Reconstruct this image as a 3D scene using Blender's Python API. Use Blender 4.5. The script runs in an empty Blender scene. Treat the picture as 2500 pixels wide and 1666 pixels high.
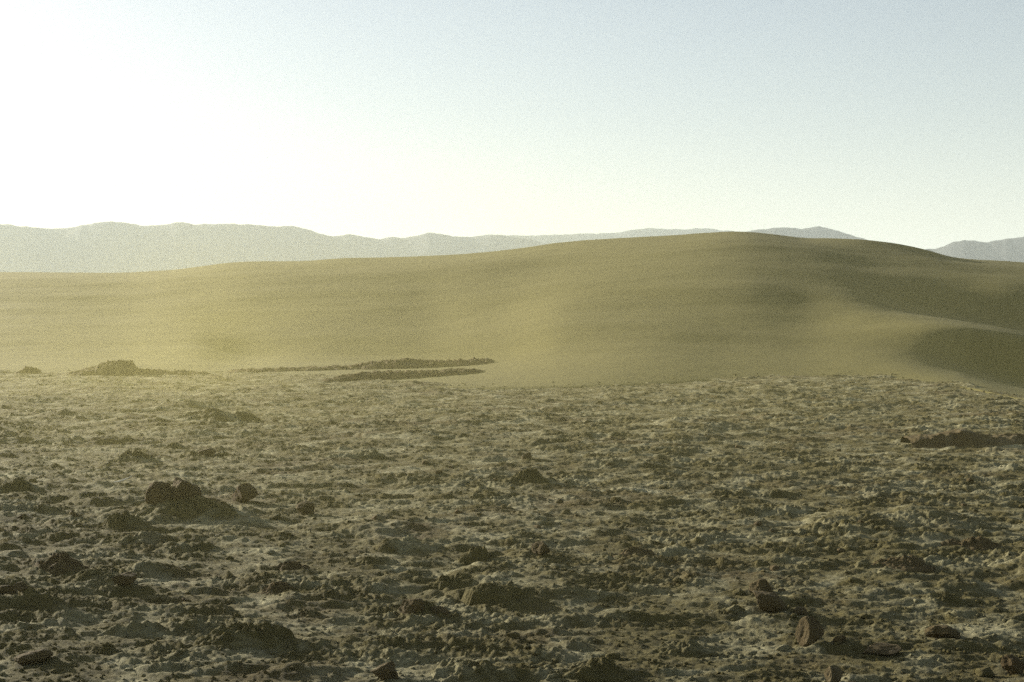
import bpy, math, random
import numpy as np
from math import radians

# ------------------------------------------------------------------ camera, sky, sun, exposure
SC = bpy.context.scene
COL = SC.collection
FPX = 50.0 / 36.0 * 1024.0          # focal length in pixels of a 1024 wide picture
PITCH = math.atan(31.0 / FPX)
CAM_H = 3.0
cam_data = bpy.data.cameras.new("camera")
cam = bpy.data.objects.new("camera", cam_data)
COL.objects.link(cam)
cam.location = (0, 0, CAM_H)
cam.rotation_euler = (math.pi / 2 - PITCH, 0, 0)
cam_data.sensor_width = 36.0
cam_data.lens = 50.0
cam_data.clip_start = 0.1
cam_data.clip_end = 30000
SC.camera = cam

SUN_EL = radians(13.0)
SUN_AZ = radians(-48.0)             # measured from +Y, negative to the left
world = bpy.data.worlds.new("World")
SC.world = world
world.use_nodes = True
wn = world.node_tree
wn.nodes.clear()
sky = wn.nodes.new("ShaderNodeTexSky")
sky.sky_type = 'NISHITA'
sky.sun_disc = False
sky.sun_elevation = SUN_EL
sky.sun_rotation = SUN_AZ
sky.altitude = 200
sky.air_density = 1.0
sky.dust_density = 1.0
sky.ozone_density = 1.0
bg = wn.nodes.new("ShaderNodeBackground")
bg.inputs[1].default_value = 0.05
wo = wn.nodes.new("ShaderNodeOutputWorld")
hs = wn.nodes.new("ShaderNodeHueSaturation")     # washed-out film colour of the sky
hs.inputs["Saturation"].default_value = 0.70
wn.links.new(sky.outputs[0], hs.inputs["Color"])
tint = wn.nodes.new("ShaderNodeMix")
tint.data_type = 'RGBA'
tint.blend_type = 'MULTIPLY'
tint.inputs[0].default_value = 1.0
tint.inputs[7].default_value = (1.01, 1.0, 1.02, 1)
wn.links.new(hs.outputs[0], tint.inputs[6])
wn.links.new(tint.outputs[2], bg.inputs[0])
wn.links.new(bg.outputs[0], wo.inputs[0])

sun_data = bpy.data.lights.new("sun", 'SUN')
sun_data.energy = 5.0
sun_data.angle = radians(0.5)
sun_data.color = (1.0, 0.93, 0.80)
sun = bpy.data.objects.new("sun", sun_data)
COL.objects.link(sun)
sun.location = (-60, 60, 40)
sun.rotation_euler = (math.pi / 2 - SUN_EL, 0, -SUN_AZ + math.pi)   # lamp -Z points away from the sun

SC.view_settings.view_transform = 'Standard'
SC.view_settings.look = 'None'
SC.view_settings.exposure = 1.45
SC.view_settings.gamma = 1.0
SC.view_settings.use_curve_mapping = False
SC.cycles.max_bounces = 3
SC.cycles.diffuse_bounces = 2
SC.cycles.volume_bounces = 0
SC.cycles.use_denoising = False
SC.cycles.volume_step_rate = 1.0
SC.cycles.volume_max_steps = 128

# ------------------------------------------------------------------ helpers
K = 1024.0 / 2353.0                 # survey of the photograph was made on a 2353 px wide view


def at(xd, yd, d):
    """world point seen at survey pixel (xd, yd) standing d metres ahead of the camera"""
    cx = (xd * K - 512.0) / FPX
    cy = (341.0 - yd * K) / FPX
    c, s = math.cos(PITCH), math.sin(PITCH)
    fy = c + cy * s
    fz = -s + cy * c
    return (cx / fy * d, d, CAM_H + fz / fy * d)


def zat(yd, d):
    return at(1176, yd, d)[2]


def dist_on(yd, z=0.0):
    """distance at which the row yd meets the height z"""
    cy = (341.0 - yd * K) / FPX
    c, s = math.cos(PITCH), math.sin(PITCH)
    return (z - CAM_H) * (c + cy * s) / (-s + cy * c)


def fade(t):
    return t * t * t * (t * (t * 6 - 15) + 10)


def hsh(a, b, c, seed):
    h = (a.astype(np.int64) * 374761393 + b.astype(np.int64) * 668265263 + c.astype(np.int64) * 2147483647 * 3
         + seed * 1274126177) & 0xFFFFFFFF
    h = ((h ^ (h >> 13)) * 1274126177) & 0xFFFFFFFF
    h = ((h ^ (h >> 16)) * 2246822519) & 0xFFFFFFFF
    return (h ^ (h >> 15)) & 0xFFFFFFFF


def perlin2(x, y, seed=0):
    xi = np.floor(x); yi = np.floor(y)
    xf = x - xi; yf = y - yi
    zero = np.zeros(1, dtype=np.int64)
    u = fade(xf); v = fade(yf)
    def g(ox, oy):
        a = hsh(xi + ox, yi + oy, zero, seed) * (2 * math.pi / 4294967296.0)
        return np.cos(a) * (xf - ox) + np.sin(a) * (yf - oy)
    n00, n10, n01, n11 = g(0, 0), g(1, 0), g(0, 1), g(1, 1)
    a = n00 + u * (n10 - n00)
    b = n01 + u * (n11 - n01)
    return (a + v * (b - a)) * 1.5


def perlin3(x, y, z, seed=0):
    xi = np.floor(x); yi = np.floor(y); zi = np.floor(z)
    xf = x - xi; yf = y - yi; zf = z - zi
    u, v, w = fade(xf), fade(yf), fade(zf)
    def g(ox, oy, oz):
        h = hsh(xi + ox, yi + oy, zi + oz, seed)
        a = (h & 0xFFFF) * (2 * math.pi / 65536.0)
        cz = ((h >> 16) & 0xFFFF) / 32767.5 - 1.0
        r = np.sqrt(np.maximum(0, 1 - cz * cz))
        return r * np.cos(a) * (xf - ox) + r * np.sin(a) * (yf - oy) + cz * (zf - oz)
    def lx(oy, oz):
        a = g(0, oy, oz); b = g(1, oy, oz)
        return a + u * (b - a)
    def ly(oz):
        a = lx(0, oz); b = lx(1, oz)
        return a + v * (b - a)
    a = ly(0); b = ly(1)
    return (a + w * (b - a)) * 1.4


def fbm2(x, y, octs, seed=0, gain=0.5, lac=2.03):
    r = np.zeros_like(x); a = 1.0
    for o in range(octs):
        r += a * perlin2(x, y, seed + o)
        x = x * lac + 13.7; y = y * lac - 7.1; a *= gain
    return r


def sst(a, b, x):
    t = np.clip((x - a) / (b - a), 0, 1)
    return t * t * (3 - 2 * t)


def hummocks(x, y, size, presence, seed, power=0.7):
    """rounded lumps of random size, one at most per cell; 0..1"""
    gx = x / size; gy = y / size
    xi = np.floor(gx); yi = np.floor(gy)
    best = np.zeros_like(x)
    zero = np.zeros(1, dtype=np.int64)
    for ox in (-1, 0, 1):
        for oy in (-1, 0, 1):
            cx = xi + ox; cy = yi + oy
            h = hsh(cx, cy, zero, seed)
            h2 = hsh(cx, cy, zero + 7, seed)
            px = cx + (h & 0x3FF) / 1023.0
            py = cy + ((h >> 10) & 0x3FF) / 1023.0
            on = ((h >> 20) & 0x3FF) / 1023.0 < presence
            r = 0.30 + 0.55 * ((h2 & 0x3FF) / 1023.0) ** 1.5
            asp = 0.7 + 0.7 * (((h2 >> 10) & 0x3FF) / 1023.0)
            q = ((gx - px) / (r * asp)) ** 2 + ((gy - py) / (r / asp)) ** 2
            v = np.maximum(0, 1 - q) ** power * r * (0.6 + 0.8 * ((h2 >> 20) & 0x3FF) / 1023.0)
            best = np.maximum(best, np.where(on, v, 0))
    return best


def mesh_obj(name, verts, faces, mat, parent=None, smooth=True):
    me = bpy.data.meshes.new(name)
    verts = np.asarray(verts, dtype=np.float32)
    faces = np.asarray(faces, dtype=np.int32)
    nv, (nf, k) = len(verts), faces.shape
    me.vertices.add(nv)
    me.vertices.foreach_set("co", verts.ravel())
    me.loops.add(nf * k)
    me.polygons.add(nf)
    me.loops.foreach_set("vertex_index", faces.ravel())
    me.polygons.foreach_set("loop_start", np.arange(nf, dtype=np.int32) * k)
    me.polygons.foreach_set("use_smooth", np.full(nf, smooth, dtype=bool))
    me.update()
    me.validate()
    if mat:
        me.materials.append(mat)
    o = bpy.data.objects.new(name, me)
    COL.objects.link(o)
    if parent:
        o.parent = parent
    return o


def grid_faces(nr, nc):
    i = np.arange(nr * nc, dtype=np.int32).reshape(nr, nc)
    return np.stack([i[:-1, :-1], i[:-1, 1:], i[1:, 1:], i[1:, :-1]], axis=-1).reshape(-1, 4)


def tag(o, label=None, cat=None, group=None, kind=None):
    if label: o["label"] = label
    if cat: o["category"] = cat
    if group: o["group"] = group
    if kind: o["kind"] = kind
    return o


# ------------------------------------------------------------------ materials
def new_mat(name):
    m = bpy.data.materials.new(name)
    m.use_nodes = True
    nt = m.node_tree
    b = nt.nodes["Principled BSDF"]
    b.inputs["Roughness"].default_value = 0.95
    b.inputs["Specular IOR Level"].default_value = 0.15
    return m, nt, b


def node(nt, kind, **kw):
    n = nt.nodes.new(kind)
    for k, v in kw.items():
        setattr(n, k, v)
    return n


def noise_node(nt, coord, scale, detail=6, rough=0.6, dist=0.0):
    n = node(nt, "ShaderNodeTexNoise")
    n.inputs["Scale"].default_value = scale
    n.inputs["Detail"].default_value = detail
    n.inputs["Roughness"].default_value = rough
    n.inputs["Distortion"].default_value = dist
    nt.links.new(coord, n.inputs["Vector"])
    return n


def ramp(nt, fac, stops):
    r = node(nt, "ShaderNodeValToRGB")
    while len(r.color_ramp.elements) < len(stops):
        r.color_ramp.elements.new(0.5)
    for e, (p, c) in zip(r.color_ramp.elements, stops):
        e.position = p
        e.color = (*c, 1)
    nt.links.new(fac, r.inputs[0])
    return r


def mixc(nt, fac, a, b, mode='MIX'):
    m = node(nt, "ShaderNodeMix", data_type='RGBA', blend_type=mode)
    for sock, v in ((m.inputs[0], fac), (m.inputs[6], a), (m.inputs[7], b)):
        if hasattr(v, "is_linked") or hasattr(v, "node"):
            nt.links.new(v, sock)
        elif isinstance(v, (int, float)):
            sock.default_value = v
        else:
            sock.default_value = (*v, 1)
    return m.outputs[2]


def crust_material(name, dirt, pale, rust, pale_lo, pale_hi, bump=1.0):
    m, nt, b = new_mat(name)
    geo = node(nt, "ShaderNodeNewGeometry").outputs["Position"]
    n1 = noise_node(nt, geo, 1.1, 8, 0.65, 0.6)
    n2 = noise_node(nt, geo, 7.0, 8, 0.7, 0.3)
    n3 = noise_node(nt, geo, 0.35, 5, 0.6, 0.4)
    n4 = noise_node(nt, geo, 38.0, 4, 0.7)
    base = ramp(nt, n2.outputs[0], [(0.30, tuple(c * 0.72 for c in dirt)), (0.52, dirt), (0.72, tuple(c * 1.2 for c in dirt))])
    palef = ramp(nt, n1.outputs[0], [(pale_lo, (0, 0, 0)), (pale_hi, (1, 1, 1))])
    rustf = ramp(nt, n3.outputs[0], [(0.52, (0, 0, 0)), (0.70, (0.75, 0.75, 0.75))])
    c = mixc(nt, rustf.outputs[0], base.outputs[0], rust)
    spk = ramp(nt, n4.outputs[0], [(0.40, (0.55, 0.55, 0.55)), (0.60, (1, 1, 1))])
    pf = mixc(nt, 1.0, palef.outputs[0], spk.outputs[0], 'MULTIPLY')
    c = mixc(nt, pf, c, pale)
    nt.links.new(c, b.inputs["Base Color"])
    bn = noise_node(nt, geo, 14.0, 8, 0.72, 0.4)
    b1 = node(nt, "ShaderNodeBump")
    b1.inputs["Strength"].default_value = 0.9 * bump
    b1.inputs["Distance"].default_value = 0.05
    nt.links.new(bn.outputs[0], b1.inputs["Height"])
    bn2 = noise_node(nt, geo, 60.0, 5, 0.7)
    b2 = node(nt, "ShaderNodeBump")
    b2.inputs["Strength"].default_value = 0.7 * bump
    b2.inputs["Distance"].default_value = 0.012
    nt.links.new(bn2.outputs[0], b2.inputs["Height"])
    nt.links.new(b1.outputs[0], b2.inputs["Normal"])
    nt.links.new(b2.outputs[0], b.inputs["Normal"])
    return m


M_CRUST = crust_material("salt_crusted_earth", (0.124, 0.105, 0.037), (0.47, 0.44, 0.27), (0.094, 0.066, 0.026), 0.47, 0.72, 1.4)
M_ROCK = crust_material("brown_salt_rock", (0.108, 0.080, 0.034), (0.20, 0.172, 0.10), (0.095, 0.056, 0.025), 0.52, 0.74, 1.3)


def sand_material():
    m, nt, b = new_mat("dune_sand")
    geo = node(nt, "ShaderNodeNewGeometry").outputs["Position"]
    n1 = noise_node(nt, geo, 0.05, 5, 0.6, 0.5)
    n2 = noise_node(nt, geo, 5.0, 6, 0.8, 0.2)
    c1 = ramp(nt, n1.outputs[0], [(0.3, (0.140, 0.121, 0.033)), (0.7, (0.168, 0.145, 0.041))])
    c2 = ramp(nt, n2.outputs[0], [(0.32, (0.62, 0.62, 0.62)), (0.68, (1.36, 1.36, 1.36))])
    nt.links.new(mixc(nt, 1.0, c1.outputs[0], c2.outputs[0], 'MULTIPLY'), b.inputs["Base Color"])
    n3 = noise_node(nt, geo, 3.0, 6, 0.6, 1.0)
    bp = node(nt, "ShaderNodeBump")
    bp.inputs["Strength"].default_value = 0.25
    bp.inputs["Distance"].default_value = 0.06
    nt.links.new(n3.outputs[0], bp.inputs["Height"])
    nt.links.new(bp.outputs[0], b.inputs["Normal"])
    return m


M_SAND = sand_material()


def hill_material(name, col):
    m, nt, b = new_mat(name)
    geo = node(nt, "ShaderNodeNewGeometry").outputs["Position"]
    n1 = noise_node(nt, geo, 0.006, 8, 0.65, 0.3)
    r = ramp(nt, n1.outputs[0], [(0.3, tuple(c * 0.8 for c in col)), (0.7, tuple(c * 1.15 for c in col))])
    nt.links.new(r.outputs[0], b.inputs["Base Color"])
    return m


M_HILL = hill_material("bare_mountain_rock", (0.055, 0.055, 0.05))
M_PLAIN = hill_material("pale_desert_plain", (0.30, 0.25, 0.16))

# ------------------------------------------------------------------ the edge where the flat meets the sand
EX = np.array([-1400, -600, 0, 300, 500, 700, 800, 880, 950, 1020, 1100, 1250, 1400, 1550, 1700, 1850, 1950, 2050, 2100, 2200, 2280, 2353, 2500, 2900, 3700], float)
EY = np.array([855, 856, 857, 856, 856, 862, 870, 879, 883.5, 885.5, 887, 886, 882, 875, 868.5, 866, 866, 869, 873, 884, 897, 914, 935, 960, 970], float)


def u_to_xd(u):
    return (u * FPX + 512.0) / K


def xd_to_u(xd):
    return (xd * K - 512.0) / FPX


ED = np.array([dist_on(y, 0.0) for y in EY])


def edge_dist(u):
    return np.interp(u_to_xd(u), EX, ED)


# ------------------------------------------------------------------ rough salt flat
def flat_height(x, y):
    u = x / np.maximum(y, 1e-3)
    wx = x + 0.10 * fbm2(x * 1.7, y * 1.7, 3, 11)
    wy = y + 0.10 * fbm2(x * 1.7 + 40, y * 1.7, 3, 17)
    clump = sst(-0.25, 0.45, fbm2(x * 0.22, y * 0.22, 3, 23))
    z = 0.10 * fbm2(x * 0.10, y * 0.10, 3, 3)
    wx2 = wx + 0.05 * fbm2(x * 6, y * 6, 2, 31)
    wy2 = wy + 0.05 * fbm2(x * 6 + 9, y * 6, 2, 37)
    z += 0.15 * hummocks(wx2, wy2, 2.1, 0.22, 101) * (0.25 + 0.75 * clump)
    z += 0.085 * hummocks(wx2 + 50, wy2, 0.95, 0.28, 102, 0.6) * (0.2 + 0.8 * clump)
    z += 0.062 * hummocks(wx2 * 0.72, wy2 * 1.15 + 50, 0.5, 0.34, 103, 0.5) * (0.3 + 0.7 * clump)
    c2 = sst(-0.3, 0.4, fbm2(x * 0.7, y * 0.9, 2, 29)) * (0.25 + 0.75 * sst(-0.45, 0.1, fbm2(x * 0.16 + 7, y * 0.22, 3, 91)))
    z += 0.054 * hummocks(wx2 * 0.68 + 20, wy2 * 1.15 + 70, 0.26, 0.46, 104, 0.5) * (0.25 + 0.75 * c2)
    z += 0.034 * hummocks(wx2 * 0.68 + 33, wy2 * 1.1 + 11, 0.15, 0.42, 105, 0.5) * (0.3 + 0.7 * clump)
    n = fbm2(x * 1.3, y * 2.6, 4, 43, 0.5)
    z += 0.034 * np.abs(n) + 0.026 * n
    rn = np.clip(1 - 2.2 * np.abs(fbm2(x * 1.1 + 0.5 * n, y * 2.7, 3, 61, 0.5)), 0, 1)
    z += 0.045 * rn ** 2.5 * (0.35 + 0.65 * c2)
    z += 0.015 * fbm2(x * 9, y * 14, 3, 53, 0.6) * (0.4 + 1.2 * c2)
    return z - 0.10


COLS_IN = np.linspace(-0.47, 0.47, 1010)
cols_out = 0.47 + np.cumsum(0.004 * 1.09 ** np.arange(44))
U = np.concatenate([-cols_out[::-1], COLS_IN, cols_out])
D = np.concatenate([np.linspace(2.0, 8.8, 30)[:-1], np.exp(np.linspace(math.log(8.8), math.log(90.0), 770))])
UU, DD = np.meshgrid(U, D)
X = UU * DD
Y = DD
Z = flat_height(X.ravel(), Y.ravel()).reshape(X.shape)
ee = edge_dist(UU)
# towards its far rim the flat smooths out a little, then dives under the sand
Z = Z * (1 - 0.15 * sst(ee - 9, ee + 1, DD)) - 3.2 * sst(ee + 1.5, ee + 14, DD)
flat = mesh_obj("salt_flat", np.stack([X, Y, Z], -1).reshape(-1, 3), grid_faces(len(D), len(U))[:, ::1], M_CRUST)
tag(flat, "rough salt-crusted brown flat filling the foreground", None, None, "structure")
_gu, _gd, _gz = U, D, Z


def ground_z(x, y):
    u = x / y
    i = int(np.clip(np.searchsorted(_gu, u), 1, len(_gu) - 1))
    j = int(np.clip(np.searchsorted(_gd, y), 1, len(_gd) - 1))
    return float(_gz[j - 1:j + 1, i - 1:i + 1].mean())


# the plain that carries on to the mountains
n = 90
s = np.linspace(-1, 1, n)
gx = np.sign(s) * np.abs(s) ** 2.2 * 7000
PX, PY = np.meshgrid(gx, gx + 1500)
rr = np.hypot(PX, PY - 40)
PZ = -4.5 + 6.0 * fbm2(PX * 0.0016, PY * 0.0016, 3, 77) * sst(300, 1200, rr)
plain = mesh_obj("ground", np.stack([PX, PY, PZ], -1).reshape(-1, 3), grid_faces(n, n), M_PLAIN)
tag(plain, "pale desert plain stretching to the mountains", None, None, "structure")

# ------------------------------------------------------------------ dune: measured profiles (distance, row) from its foot to its crest
PROF = {
    -1400: ([66, 78, 88, 99, 110, 121, 134], 622),
    -500: ([68, 78, 88, 99, 110, 121, 134], 626),
    0: ([68, 78, 88, 99, 110, 121, 134], 625),
    280: ([68, 79, 90, 101, 111, 121, 134], 627),
    430: ([68, 79, 90, 100, 110, 120, 133], 616),
    580: ([68, 79, 89, 99, 109, 120, 132], 600),
    760: ([66, 77, 88, 99, 109, 120, 132], 595),
    960: ([59, 77, 88, 99, 109, 119, 131], 589),
    1130: ([57, 74, 86, 97, 107, 117, 129], 578),
    1300: ([57, 70, 83, 96, 109, 121, 133], 556),
    1540: ([60, 73, 86, 98, 110, 122, 134], 541),
    1700: ([63, 76, 88, 99, 111, 122, 134], 531),
    1850: ([64, 77, 89, 99, 110, 121, 134], 547),
    1990: ([63, 75, 85, 97, 108, 120, 132], (-.06, 0.95, 2.25, 3.85, 5.6, 7.6, 551)),
    2120: ([61, 73, 83, 97, 108, 120, 132], (-.06, 0.5, 2.2, 2.9, 5.2, 7.2, 572)),
    2230: ([57, 75, 82, 96, 107, 119, 134], (-.06, -.2, 1.98, 2.25, 4.75, 6.65, 596)),
    2353: ([50, 78, 83.5, 96, 106, 118, 136], (-.06, -1.05, 1.48, 1.65, 4.4, 6.2, 603)),
    2600: ([45, 84, 92, 100, 110, 120, 132], [None, 912, 826, 796, 700, 636, 610]),
    3700: ([44, 96, 110, 120, 132, 144, 160], [None, 930, 860, 830, 730, 650, 620]),
}
pxs = np.array(sorted(PROF), float)
pd = np.array([PROF[int(k)][0] for k in pxs], float)
pd[:, 0] = np.interp(pxs, EX, ED)
pz = np.zeros_like(pd)
for i, k in enumerate(pxs):
    if not hasattr(PROF[int(k)][1], "__len__"):
        top = zat(PROF[int(k)][1], pd[i, 6])
        low = float(np.interp(k, [430, 540, 700, 1060, 1130, 1540], [0.10, 0.015, 0.01, 0.015, 0.03, 0.11]))
        fr = low + (1 - low) * np.array([0, 0.0, 0.185, 0.40, 0.62, 0.835, 1.0])
        pz[i] = fr * top
        pz[i, 0] = -0.06
        continue
    if isinstance(PROF[int(k)][1], tuple):
        pz[i] = PROF[int(k)][1]
        pz[i, 6] = zat(PROF[int(k)][1][6], pd[i, 6])
        continue
    for j in range(7):
        yy = PROF[int(k)][1][j]
        pz[i, j] = -0.06 if yy is None else zat(yy, pd[i, j])
CX = np.array([0, 130, 280, 400, 470, 520, 580, 640, 700, 760, 800, 860, 960, 1060, 1130, 1200, 1270, 1340, 1440, 1540, 1620, 1690, 1740, 1800, 1850, 1900, 1980, 2060, 2130, 2180, 2230, 2300, 2353], float)
CY = np.array([625, 626, 627, 620, 611, 604, 600, 600.5, 600, 595, 592, 592, 589, 584, 578, 570, 559, 552, 546, 541, 535, 531, 534, 541, 547.5, 547, 550, 559, 574, 590, 596, 599, 603], float)


def pchip(xk, yk, x):
    """monotone cubic through columns: xk (n,), yk (n, m) -> (len(x), m)"""
    h = np.diff(xk)[:, None]
    dl = np.diff(yk, axis=0) / h
    m = np.zeros_like(yk)
    a, b = dl[:-1], dl[1:]
    w1 = 2 * h[1:] + h[:-1]; w2 = h[1:] + 2 * h[:-1]
    with np.errstate(divide='ignore', invalid='ignore'):
        mm = np.where(a * b > 0, (w1 + w2) / (w1 / a + w2 / b), 0)
    m[1:-1] = np.nan_to_num(mm)
    m[0], m[-1] = dl[0], dl[-1]
    i = np.clip(np.searchsorted(xk, x) - 1, 0, len(xk) - 2)
    t = ((x - xk[i]) / (xk[i + 1] - xk[i]))[:, None]
    hh = h[i]
    return ((1 + 2 * t) * (1 - t) ** 2 * yk[i] + t * (1 - t) ** 2 * hh * m[i]
            + t * t * (3 - 2 * t) * yk[i + 1] + t * t * (t - 1) * hh * m[i + 1])


uc = np.linspace(-0.78, 0.78, 460)
xdc = u_to_xd(uc)
xcl = np.clip(xdc, pxs[0], pxs[-1])
DP = pchip(pxs, pd, xcl)
ZP = pchip(pxs, pz, xcl)
kw = np.exp(-np.linspace(-2, 2, 9) ** 2); kw /= kw.sum()
for j in range(1, 7):
    DP[:, j] = np.convolve(np.pad(DP[:, j], 4, mode='edge'), kw, 'valid')
    ZP[:, j] = np.convolve(np.pad(ZP[:, j], 4, mode='edge'), kw, 'valid')
# crest row follows the surveyed skyline closely
inside = (xdc > 0) & (xdc < 2353)
crest_row = np.interp(xdc, CX, CY)
kern = np.exp(-np.linspace(-2, 2, 9) ** 2); kern /= kern.sum()
crest_row = np.convolve(np.pad(crest_row, 4, mode='edge'), kern, 'valid')
zc = np.array([zat(r, d) for r, d in zip(crest_row, DP[:, 6])])
ZP[inside, 6] = zc[inside]
rows_t = np.concatenate([np.linspace(-0.35, 0, 12)[:-1], np.linspace(0, 6, 180), np.linspace(6, 12, 40)[1:]])
VX, VY, VZ = [], [], []
kk = np.arange(7.0)
for c in range(len(uc)):
    dz = pchip(kk, np.stack([DP[c], ZP[c]], -1), np.clip(rows_t, 0, 6))
    d, z = dz[:, 0].copy(), dz[:, 1].copy()
    neg = rows_t < 0
    d[neg] = DP[c, 0] + rows_t[neg] * 12
    z[neg] = -0.06 + rows_t[neg] * 2.2
    pos = rows_t > 6
    q = (rows_t[pos] - 6) / 6
    d[pos] = DP[c, 6] + q * 55
    z[pos] = ZP[c, 6] * (1 - q * q * (3 - 2 * q)) - 6.5 * q
    VX.append(uc[c] * d); VY.append(d); VZ.append(z)
VX = np.array(VX).T; VY = np.array(VY).T; VZ = np.array(VZ).T
tt = np.repeat(rows_t[:, None], len(uc), 1)
body = sst(0.3, 1.5, tt) * (1 - sst(5.0, 5.9, tt))
VZ = VZ + body * 0.11 * fbm2(VX * 0.055, VY * 0.08, 3, 201) + 0.012 * fbm2(VX * 0.6, VY * 0.6, 2, 207)
dune = mesh_obj("dune", np.stack([VX, VY, VZ], -1).reshape(-1, 3), grid_faces(len(rows_t), len(uc)), M_SAND)
tag(dune, "long smooth sand dune rising behind the rough flat", None, None, "structure")

# ------------------------------------------------------------------ mountains
def mountain(pts, dist, depth, seed, label, rough):
    px_ = np.array([p[0] for p in pts], float)
    py_ = np.array([p[1] for p in pts], float)
    nc = int((px_[-1] - px_[0]) / 7)
    xs = np.linspace(px_[0], px_[-1], nc)
    ys = pchip(px_, py_[:, None], xs)[:, 0]
    nr = 60
    q = np.linspace(-1, 1, nr)
    us = xd_to_u(xs)
    crest = np.array([zat(v, dist) for v in ys])
    Q, UQ = np.meshgrid(q, us, indexing='ij')
    Cq = np.repeat(crest[None], nr, 0)
    yv = dist + Q * depth
    xv = UQ * yv
    prof = 1 - np.abs(Q) ** 1.15
    nz = fbm2(xv / 260.0, yv / 420.0, 5, seed, 0.55)
    ridge = 1 - np.abs(fbm2(xv / 330.0 + 5, yv / 700.0, 4, seed + 9, 0.5)) * 1.6
    zv = -4 + (Cq + 4) * prof * (1 - rough * (1 - ridge) * np.minimum(1, np.abs(Q) * 3)) + nz * 3.5 * prof * np.minimum(1, np.abs(Q) * 2.2)
    xv0 = np.where(Q > 0, UQ * (dist + Q * depth), UQ * dist + (xv - UQ * dist))
    skyline = 2.0 * fbm2(us * 160, us * 0 + seed, 3, seed + 3)
    zv += skyline[None] * prof
    o = mesh_obj("mountain_range", np.stack([xv0, yv, zv], -1).reshape(-1, 3), grid_faces(nr, nc), M_HILL)
    tag(o, label, None, None, "structure")
    return o


mountain([(-1300, 520), (-800, 500), (-300, 520), (0, 513), (60, 519), (120, 523), (165, 521), (200, 514), (260, 507), (300, 512), (340, 517), (375, 515),
          (415, 509), (450, 514), (485, 513), (540, 513), (600, 516), (640, 519), (665, 517), (700, 523), (740, 536), (770, 541), (805, 537), (840, 543),
          (875, 548), (900, 543), (930, 545), (960, 540), (990, 533), (1040, 541), (1085, 543), (1140, 539), (1200, 546), (1300, 570), (1500, 620), (1700, 690)],
         3400, 480, 301, "long hazy grey mountain range on the left skyline", 0.05)
mountain([(700, 640), (900, 580), (1060, 545), (1140, 537.5), (1200, 540), (1320, 536), (1420, 533), (1450, 527), (1500, 523), (1560, 525), (1620, 522), (1655, 527),
          (1700, 532), (1780, 560), (1900, 640)],
         4100, 480, 321, "pale distant mountain ridge just above the dune crest", 0.05)
mountain([(1480, 640), (1600, 570), (1700, 532), (1760, 524), (1800, 521), (1840, 524), (1880, 519), (1920, 528), (1970, 543), (2000, 553), (2060, 572), (2150, 610), (2250, 680)],
         3000, 380, 341, "blue grey mountain to the right of the dune peak", 0.05)
mountain([(1950, 640), (2040, 590), (2100, 575), (2130, 572), (2160, 567), (2190, 555), (2225, 551), (2260, 555), (2300, 549), (2353, 543), (2500, 530), (2800, 525), (3200, 540), (3700, 520)],
         2700, 380, 361, "blue grey hills at the right end of the skyline", 0.05)

# ------------------------------------------------------------------ haze
def box(name, lo, hi):
    v = [(x, y, z) for x in (lo[0], hi[0]) for y in (lo[1], hi[1]) for z in (lo[2], hi[2])]
    f = [(0, 1, 3, 2), (4, 6, 7, 5), (0, 4, 5, 1), (2, 3, 7, 6), (0, 2, 6, 4), (1, 5, 7, 3)]
    return mesh_obj(name, v, f, None, smooth=False)


def volume_mat(name, col, density, aniso):
    m = bpy.data.materials.new(name)
    m.use_nodes = True
    nt = m.node_tree
    nt.nodes.clear()
    out = node(nt, "ShaderNodeOutputMaterial")
    v = node(nt, "ShaderNodeVolumePrincipled")
    v.inputs["Color"].default_value = (*col, 1)
    v.inputs["Density"].default_value = density
    v.inputs["Anisotropy"].default_value = aniso
    nt.links.new(v.outputs[0], out.inputs["Volume"])
    return m, nt, v


haze = box("haze", (-7400, -6000, -22), (7400, 8900, 330))
mh, _, _ = volume_mat("desert_haze", (0.84, 0.95, 0.955), 0.000175, 0.12)
haze.data.materials.append(mh)
tag(haze, "thin pale desert haze fading the mountains", None, None, "stuff")

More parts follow.
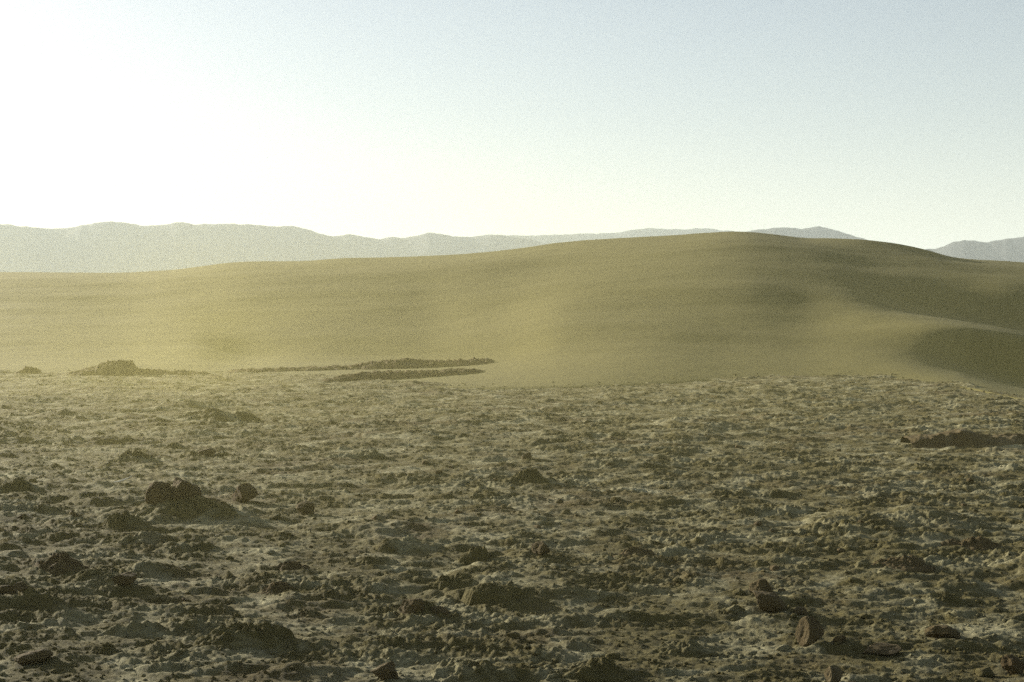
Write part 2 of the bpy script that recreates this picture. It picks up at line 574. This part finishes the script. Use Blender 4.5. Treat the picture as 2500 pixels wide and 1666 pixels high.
DUST = True
if DUST:
    dust = box("dust_cloud", (-150, 9, -5.5), (150, 150, 14))
    md, nt, v = volume_mat("blowing_dust", (0.80, 0.73, 0.29), 0.004, 0.36)
    geo = node(nt, "ShaderNodeTexCoord").outputs["Object"]
    sep = node(nt, "ShaderNodeSeparateXYZ")
    nt.links.new(geo, sep.inputs[0])
    def math_(op, a, b=None):
        n_ = node(nt, "ShaderNodeMath", operation=op)
        for s_, v_ in ((0, a), (1, b)):
            if v_ is None: continue
            if isinstance(v_, (int, float)): n_.inputs[s_].default_value = v_
            else: nt.links.new(v_, n_.inputs[s_])
        return n_.outputs[0]
    def mapr(x, a, b, c, d):
        n_ = node(nt, "ShaderNodeMapRange", interpolation_type='SMOOTHSTEP')
        nt.links.new(x, n_.inputs[0])
        for i_, v_ in enumerate((a, b, c, d)): n_.inputs[1 + i_].default_value = v_
        return n_.outputs[0]
    hgt = math_('EXPONENT', math_('MULTIPLY', math_('MAXIMUM', sep.outputs[2], 0.0), -0.17))
    nz = noise_node(nt, geo, 0.055, 4, 0.6, 1.2)
    puff = mapr(nz.outputs[0], 0.36, 0.70, 0.35, 2.1)
    side = math_('MULTIPLY', mapr(sep.outputs[0], -6.0, 30.0, 1.0, 0.08), mapr(sep.outputs[0], -46.0, -8.0, 0.22, 1.0))
    near = mapr(sep.outputs[1], 10.0, 34.0, 0.40, 1.0)
    dens = math_('MULTIPLY', math_('MULTIPLY', math_('MULTIPLY', hgt, puff), math_('MULTIPLY', side, near)), 0.0035)
    nt.links.new(dens, v.inputs["Density"])
    dust.data.materials.append(md)
    md.cycles.volume_step_rate = 3.0
    tag(dust, "yellowish dust blowing low over the flat and the dune foot", None, None, "stuff")

# ------------------------------------------------------------------ rock banks along the far rim of the flat
def bank(pts, dist, depth, seed, label, base_z=-0.35, fr=1.6):
    px_ = np.array([p[0] for p in pts], float)
    py_ = np.array([p[1] for p in pts], float)
    nc = max(40, int((px_[-1] - px_[0]) * 0.7))
    xs = np.linspace(px_[0], px_[-1], nc)
    ys = np.interp(xs, px_, py_)
    dd = np.interp(xs, [px_[0], px_[-1]], dist) if hasattr(dist, "__len__") else np.full(nc, float(dist))
    us = xd_to_u(xs)
    top = np.array([zat(a, b) for a, b in zip(ys, dd)])
    nr = 34
    q = np.linspace(-1, 1, nr)
    Q, UQ = np.meshgrid(q, us, indexing='ij')
    yv = dd[None] + Q * depth
    xv = UQ * dd[None] * (1 + 0 * Q)
    prof = np.where(Q < 0, np.clip(1 - np.abs(Q) ** fr, 0, 1), np.clip(1 - np.abs(Q) ** 3, 0, 1))
    zv = base_z + (top[None] - base_z) * prof
    h = np.maximum(top[None] - base_z, 0.05)
    zv += prof * h * (0.16 * fbm2(xv * 1.6, yv * 1.6, 4, seed, 0.6) * (np.abs(Q) > 0.02) + 0.07 * fbm2(xv * 5, yv * 5, 3, seed + 5))
    yv = yv + 0.25 * fbm2(xv * 0.9, Q * 1.5, 3, seed + 8) * (1 - np.abs(Q))
    o = mesh_obj("rock_bank", np.stack([xv, yv, zv], -1).reshape(-1, 3), grid_faces(nr, nc), M_ROCK)
    return tag(o, label, "rock bank", "rocky banks along the rim of the flat")


bank([(140, 862), (165, 855), (185, 850), (200, 846), (230, 838), (245, 834), (265, 832), (290, 829), (298, 829), (303, 843), (320, 849), (345, 851), (400, 853), (470, 856), (486, 862)],
     66, 1.5, 401, "tallest dark rocky bank with a blunt top, left end of the flat's far rim")
bank([(30, 862), (45, 852), (58, 848), (72, 846), (85, 850), (98, 862)], 66, 0.8, 411, "small dark lump of rock on the rim near the left picture edge")
bank([(470, 858), (560, 849), (640, 847), (720, 844), (800, 841), (830, 836), (850, 832), (900, 829), (940, 826), (1000, 831), (1060, 829), (1085, 825), (1110, 825), (1130, 828), (1142, 838)],
     (69, 75), 2.6, 421, "long low dark rock bank ending in a point on the sand, the rear one", fr=1.2)
bank([(740, 874), (790, 864), (830, 857), (900, 854), (980, 853), (1050, 849), (1090, 848), (1124, 856)],
     (60.5, 68), 2.0, 431, "low shadowed rock bank in front of the long pointed one", -0.3, 2.4)
bank([(2085, 1008), (2120, 999), (2160, 993), (2200, 990), (2240, 995), (2290, 999), (2340, 1000), (2400, 1001), (2450, 1012)],
     (dist_on(1012), dist_on(1014)), 0.7, 441, "long low dark bank of crust near the right picture edge, halfway up the flat", -0.2)

# ------------------------------------------------------------------ mounds, rocks and clods on the flat
def mound(xd, yd, wd, hd, label, seed, peak=1.0, lean=0.0, mat=None, name="crust_mound", cat="mound", group="crusted mounds on the flat", deep=0.75):
    """low lump grown out of the crust; (xd, yd) is the middle of its front foot, wd x hd its size in the survey"""
    d0 = dist_on(yd)
    w = wd * K / FPX * d0
    h = hd * K / FPX * d0
    dep = w * deep
    d = d0 + dep * 0.45
    cx = xd_to_u(xd) * d
    gz = ground_z(cx, d)
    na, nr_ = 92, 34
    a = np.linspace(0, 2 * math.pi, na, endpoint=False)
    r = np.linspace(0.0, 1.0, nr_) ** 0.85
    R_, A = np.meshgrid(r, a, indexing='ij')
    ex, ey = np.cos(A), np.sin(A)
    out = 1 + 0.22 * perlin2(ex * 1.5 + seed, ey * 1.5, seed) + 0.12 * perlin2(ex * 4 + seed, ey * 4, seed + 1) + 0.06 * perlin2(ex * 9, ey * 9 + seed, seed + 2)
    lx = R_ * ex * out * w * 0.58
    ly = R_ * ey * out * dep * 0.58
    h = h * 0.72
    rg = np.random.RandomState(seed)
    gx_, gy_ = R_ * ex * out, R_ * ey * out
    p = 0.45 * (1 - R_ ** 1.6)
    for k in range(5):
        t_, q_ = rg.uniform(0, 6.283), rg.uniform(0.05, 0.5) / peak
        rad, hk = rg.uniform(0.35, 0.62), (1.0 if k == 0 else rg.uniform(0.5, 0.95))
        if k == 0: q_ *= 0.4
        dq = np.hypot(gx_ - q_ * math.cos(t_), gy_ - q_ * math.sin(t_)) / rad
        dq = dq + 0.22 * fbm2(gx_ * 4 + seed, gy_ * 4 + k, 3, seed + 60 + k)
        p = np.maximum(p, hk * np.clip(1.12 - dq ** 1.5, 0, 1) ** 0.75)
    p = p * np.clip(1 - R_ ** 4, 0, 1)
    sx, sy = lx / w * 6 + seed * 3.1, ly / w * 6
    lump = hummocks(lx + seed, ly, max(0.12, w * 0.16), 0.7, seed + 40, 0.5)
    rdg = 1 - np.abs(fbm2(sx * 1.3, sy * 1.3, 3, seed + 12, 0.55))
    z = h * (p * (0.62 + 0.34 * rdg) + 0.20 * lump * (p ** 0.5) + 0.13 * fbm2(sx * 2, sy * 2, 4, seed + 6, 0.62) * (p ** 0.4))
    z = z + lean * lx * p
    z = z - 0.12 * sst(0.80, 1.0, R_) - 0.025
    v = np.stack([lx, ly, z], -1).reshape(-1, 3)
    i = np.arange(nr_ * na).reshape(nr_, na)
    f = np.stack([i[:-1], i[1:], np.roll(i[1:], -1, 1), np.roll(i[:-1], -1, 1)], -1).reshape(-1, 4)
    f = f[na:] if False else f
    o = mesh_obj(name, v, f, mat or M_CRUST)
    o.location = (cx, d, gz)
    tag(o, label, cat, group)
    return o


def ico(sub):
    import bmesh
    bm = bmesh.new()
    bmesh.ops.create_icosphere(bm, subdivisions=sub, radius=1.0)
    v = np.array([x.co[:] for x in bm.verts])
    f = np.array([[x.index for x in p.verts] for p in bm.faces])
    bm.free()
    return v, f


ICO = {k: ico(k) for k in (2, 3, 5)}


def rock_verts(sub, seed, facets=7, rough=0.16):
    v, f = ICO[sub]
    rng = np.random.RandomState(seed)
    v = v.copy()
    for _ in range(facets):                      # broken faces
        nrm = rng.normal(size=3); nrm /= np.linalg.norm(nrm)
        c = rng.uniform(0.45, 0.85)
        k = v @ nrm
        over = np.maximum(0, k - c)
        v -= over[:, None] * nrm * 0.97
    nn = v / np.linalg.norm(v, axis=1, keepdims=True)
    s_ = seed * 7.3
    n_ = perlin3(v[:, 0] * 1.4 + s_, v[:, 1] * 1.4, v[:, 2] * 1.4, seed) + 0.55 * perlin3(v[:, 0] * 3 + s_, v[:, 1] * 3, v[:, 2] * 3, seed + 1)
    n_ += 0.3 * perlin3(v[:, 0] * 7 + s_, v[:, 1] * 7, v[:, 2] * 7, seed + 2)
    n_ += 0.18 * perlin3(v[:, 0] * 15 + s_, v[:, 1] * 15, v[:, 2] * 15, seed + 3)
    return v + nn * (rough * n_)[:, None], f


def boulder(xd, yd, wd, hd, label, seed, lift=0.0, rot=0.0, name="rock", group="loose rocks on the flat", sink=0.14, facets=13, rough=0.13, z=None, d=None, on=None):
    d0 = d or dist_on(yd)
    w = wd * K / FPX * d0
    h = hd * K / FPX * d0
    v, f = rock_verts(5 if wd > 54 else 3 if wd < 30 else 5, seed, facets, rough)
    ext = v.max(0) - v.min(0)
    v = (v - (v.max(0) + v.min(0)) / 2) / ext * np.array([w, w * 0.85, h * (1 + sink)])
    o = mesh_obj(name, v, f, M_ROCK)
    dd = d0 + w * 0.35
    cx = xd_to_u(xd) * dd
    gz = ground_z(cx, dd) if z is None else z
    if on is not None:                            # sits on a mound: its foot row fixes the height
        dd = on.location.y - 0.04
        cx = xd_to_u(xd) * dd
        co = np.empty(len(on.data.vertices) * 3)
        on.data.vertices.foreach_get("co", co)
        co = co.reshape(-1, 3) + np.array(on.location)
        gz = float(co[np.argsort(np.hypot(co[:, 0] - cx, co[:, 1] - dd))[:40], 2].mean()) - 0.03
    o.location = (cx, dd, gz + h * (0.5 - sink * 0.5) + lift)
    o.rotation_euler = (0, rot, 0)
    tag(o, label, "rock", group)
    return o


boulder(1865, 1472, 66, 70, "upright rounded brown rock, tallest stone in the right foreground", 511, facets=5, rough=0.12, sink=0.10)
big_mound = mound(400, 1180, 320, 70, "biggest dark mound on the left, with boulders on its top", 21, 0.9)
boulder(368, 1118, 66, 44, "left one of the two boulders crowning the big mound", 512, on=big_mound, sink=0.4, rough=0.16, facets=12)
boulder(424, 1116, 62, 42, "right one of the two boulders crowning the big mound", 513, on=big_mound, sink=0.4, rough=0.15, facets=12)
boulder(560, 1145, 66, 42, "rounded boulder just right of the big dark mound", 514)
mound(470, 1172, 150, 40, "low dark shoulder at the right foot of the big mound", 22, 0.8)
boulder(475, 1040, 40, 16, "small flat rock behind the big mound", 515)
mound(288, 1205, 140, 56, "steep narrow mound just below the big boulder mound", 23, 1.4)
mound(312, 1243, 220, 42, "wide low mound in front of the steep narrow one", 24, 0.8)
mound(38, 1128, 130, 46, "squarish mound cut by the left picture edge", 25, 0.8)
mound(135, 1300, 150, 52, "rust brown mound near the left edge below the boulders", 26, 0.9, mat=M_ROCK)
mound(225, 1330, 190, 40, "long low mound joined to the right of the rust brown one", 27, 0.7)
boulder(285, 1340, 56, 24, "pale flat stone in front of the long low left mound", 516)
mound(300, 1440, 250, 44, "long flat-topped ridge of crust in the left foreground", 28, 0.6, deep=0.4)
mound(240, 1480, 70, 36, "small dark lump below the long flat-topped ridge", 29, 1.0)
mound(570, 1482, 280, 76, "large peaked mound in the lower left foreground", 30, 1.3)
mound(640, 1347, 130, 40, "pyramid-shaped brown mound above the large peaked one", 31, 1.3, mat=M_ROCK)
mound(668, 1292, 110, 32, "low olive brown mound above the pyramid-shaped one", 32, 0.9, mat=M_ROCK)
boulder(700, 1168, 46, 30, "small isolated stone right of the big boulder mound", 545)
mound(700, 1395, 80, 26, "small dim hump right of the pyramid-shaped mound", 33, 0.9)
mound(925, 1252, 150, 36, "dark broad mound left of centre in the middle ground", 34, 0.8)
mound(850, 1282, 130, 28, "flat dark patch of raised crust left of centre", 35, 0.7)
mound(1100, 1284, 130, 54, "tall dark hump near the middle of the flat", 36, 1.0)
boulder(1243, 1276, 44, 30, "single rounded stone right of the tall central hump", 518)
mound(1050, 1335, 150, 40, "ragged low ridge below the tall central hump", 37, 0.7)
blocky_mound = mound(985, 1402, 160, 50, "dark blocky mound with a stone on its left shoulder", 38, 0.7)
boulder(945, 1368, 62, 34, "flat brown stone on the shoulder of the blocky mound", 519, on=blocky_mound, sink=0.4)
boulder(1012, 1380, 50, 22, "thin tilted slab on top of the blocky central mound", 520, rot=0.25, on=blocky_mound, sink=0.4)
mound(1140, 1368, 130, 30, "faint broad swell right of the blocky mound", 39, 0.7)
boulder(1210, 1050, 24, 18, "tiny dark stone behind the pointed mound in the distance", 521)
mound(1218, 1108, 110, 44, "pointed mound standing alone beyond the centre", 40, 1.6)
mound(1460, 1272, 110, 32, "dark brown low rock hump right of centre", 41, 0.8, mat=M_ROCK)
mound(1500, 1418, 330, 44, "longest shadowed ridge in the right of centre foreground", 42, 0.6, deep=0.35)
mound(1570, 1490, 200, 48, "dark hump below the longest shadowed ridge", 43, 0.9)
mound(1085, 1545, 260, 58, "wide black-shadowed mound at the bottom centre", 44, 0.8)
mound(1375, 1538, 170, 54, "dark mound at the bottom right of centre", 45, 0.8)
boulder(882, 1542, 66, 46, "squat dark stone at the bottom left of centre", 522)
boulder(1768, 1396, 84, 40, "larger wedge-shaped stone behind the upright rock", 523, rot=0.2)
boulder(1752, 1352, 56, 32, "smaller stone above the wedge-shaped one", 524, rot=0.2)
boulder(1920, 1552, 40, 40, "small upright stone at the bottom right, below the upright rock", 525)
boulder(1752, 1568, 56, 34, "dark stone cut by the bottom edge, left of the upright rock", 526)
boulder(2170, 1462, 86, 32, "dark low rock right of the upright rock", 527, rot=0.15)
boulder(2030, 1490, 90, 22, "thin dark slab lying right of the upright rock", 528, rot=-0.1)
boulder(2335, 1538, 62, 50, "dark rock at the bottom right corner", 529)
mound(2235, 1264, 170, 42, "dark brown hump near the right picture edge", 46, 0.9, mat=M_ROCK)
mound(2080, 1310, 150, 36, "rusty low mound left of the dark brown right-hand hump", 47, 0.8, mat=M_ROCK)
mound(2170, 1385, 140, 34, "knobbly dark mound above the dark low right rock", 48, 0.9)
mound(1880, 1300, 120, 28, "low crust swell beyond the wedge-shaped stone", 49, 0.8)
mound(310, 1052, 130, 34, "distant brown hummock behind the big boulder mound", 50, 1.0)
mound(400, 1022, 70, 20, "farther brown hummock behind the big boulder mound", 51, 1.0)
mound(490, 968, 200, 36, "broad dark swell near the far rim, left of centre", 52, 0.8)
mound(850, 1045, 120, 24, "dim broad hummock in the far middle of the flat", 53, 0.8)
boulder(12, 1368, 44, 24, "left of the two black stones at the left picture edge", 530)
boulder(46, 1374, 38, 20, "right of the two black stones at the left picture edge", 531)
boulder(70, 1508, 90, 30, "pale low stone in the bottom left corner", 532)

# clods that can be told apart one by one, of twelve shapes
rng = random.Random(5)
shapes = []
for k in range(12):
    v, f = rock_verts(3, 900 + k * 5, 6, 0.22)
    v = (v - (v.max(0) + v.min(0)) / 2) / (v.max(0) - v.min(0)) * np.array([1.0, rng.uniform(0.6, 0.95), rng.uniform(0.38, 0.7)])
    o = mesh_obj("salt_clod", v, f, M_CRUST if k % 3 else M_ROCK)
    shapes.append(o)
made = 0
near_things = [o for o in COL.objects if o.parent is None and o.get("category") in ("mound", "rock")]
while made < 90:
    row = 900 + (1566 - 900) * rng.random() ** 0.75
    xd = rng.uniform(-20, 2373)
    d = dist_on(row)
    size_px = rng.uniform(14, 34) * (0.45 + 0.75 * (row - 900) / 666)
    w = size_px * K / FPX * d
    if w > 0.5 or size_px < 9: continue
    x = xd_to_u(xd) * d
    if any(math.hypot(x - t.location.x, d - t.location.y) < 0.55 + t.dimensions.x * 0.6 for t in near_things): continue
    if made < len(shapes):
        o = shapes[made]
    else:
        o = shapes[rng.randrange(len(shapes))].copy()
        COL.objects.link(o)
    o.scale = (w, w, w)
    o.location = (x, d, ground_z(x, d) + w * 0.10)
    o.rotation_euler = (rng.uniform(-0.25, 0.25), rng.uniform(-0.25, 0.25), rng.uniform(0, 6.28))
    tag(o, "small loose salt clod lying apart from every larger mound and rock", "clod", "small clods scattered over the flat")
    made += 1

for t in near_things:                           # a clod at either side of the larger lumps
    what = t["label"].split(",")[0]
    for side_, word in ((-1, "left"), (1, "right")):
        lab = "small salt clod close to the %s of the %s" % (word, what)
        if len(lab.split()) > 16: continue
        hw = t.dimensions.x * 0.5
        w = rng.uniform(0.09, 0.19) * (0.8 + t.location.y / 60)
        d = t.location.y - t.dimensions.y * rng.uniform(0.1, 0.4)
        x = t.location.x * d / t.location.y + side_ * (hw * 1.02 + w * 0.8)
        if abs(x / d) > 0.355 or d < 11.4: continue
        o = shapes[rng.randrange(len(shapes))].copy()
        COL.objects.link(o)
        o.scale = (w, w, w)
        o.location = (x, d, ground_z(x, d) + w * 0.10)
        o.rotation_euler = (rng.uniform(-0.25, 0.25), rng.uniform(-0.25, 0.25), rng.uniform(0, 6.28))
        tag(o, lab, "clod", "clods beside the larger lumps")

# crumbs of crust too small and many to count
v2, f2 = ICO[2]
cv, cf = [], []
nrs = np.random.RandomState(8)
nc_ = 5500
for k in range(nc_):
    row = 885 + 690 * nrs.rand() ** 0.8
    d = dist_on(row)
    x = xd_to_u(nrs.uniform(-150, 2500)) * d
    w = (nrs.uniform(3.0, 9.0) if nrs.rand() < 0.85 else nrs.uniform(9, 14)) * (0.5 + 0.6 * (row - 885) / 690) * K / FPX * d * 0.5
    vv = v2 * (1 + 0.22 * nrs.normal(size=(len(v2), 1)).clip(-1.5, 1.5)) * w * np.array([nrs.uniform(0.8, 1.3), nrs.uniform(0.8, 1.3), nrs.uniform(0.5, 0.9)])
    cv.append(vv + np.array([x, d, ground_z(x, d) + w * 0.25]))
    cf.append(f2 + k * len(v2))
for k in range(420):                            # stones thinning out onto the sand
    u_ = nrs.uniform(-0.38, 0.38)
    d = float(edge_dist(np.array(u_))) + 2.5 * nrs.rand() ** 2.2 - 0.4
    ci = int(np.clip(np.searchsorted(uc, u_), 0, len(uc) - 1))
    zz = max(float(np.interp(d, VY[:, ci], VZ[:, ci])), ground_z(u_ * d, d))
    w = nrs.uniform(0.015, 0.05)
    vv = v2 * (1 + 0.22 * nrs.normal(size=(len(v2), 1)).clip(-1.5, 1.5)) * w * np.array([1.2, 1.1, 0.6])
    cv.append(vv + np.array([u_ * d, d, zz + w * 0.15]))
    cf.append(f2 + (nc_ + k) * len(v2))
crumbs = mesh_obj("crust_crumbs", np.concatenate(cv), np.concatenate(cf), M_CRUST, smooth=True)
tag(crumbs, "countless small crumbs of salt crust strewn over the flat", None, None, "stuff")

# a bleached stick by the big mound
pts = [at(262, 1112, dist_on(1112)), at(276, 1110, dist_on(1112)), at(290, 1105, dist_on(1112)), at(303, 1098, dist_on(1112))]
sv, sf = [], []
for k, p in enumerate(pts):
    r_ = (0.010, 0.017, 0.016, 0.007)[k]
    for a_ in range(8):
        t_ = a_ / 8 * 2 * math.pi
        sv.append((p[0] + 0.2 * r_ * math.cos(t_), p[1] + r_ * math.cos(t_), p[2] + 0.03 + r_ * math.sin(t_)))
for k in range(3):
    for a_ in range(8):
        b_ = (a_ + 1) % 8
        sf.append((k * 8 + a_, k * 8 + b_, k * 8 + 8 + b_, k * 8 + 8 + a_))
M_STICK = crust_material("bleached_wood", (0.55, 0.52, 0.42), (0.62, 0.60, 0.52), (0.5, 0.45, 0.33), 0.4, 0.6, 0.3)
tag(mesh_obj("stick", sv, sf, M_STICK), "short pale stick lying just left of the big boulder mound", "stick")
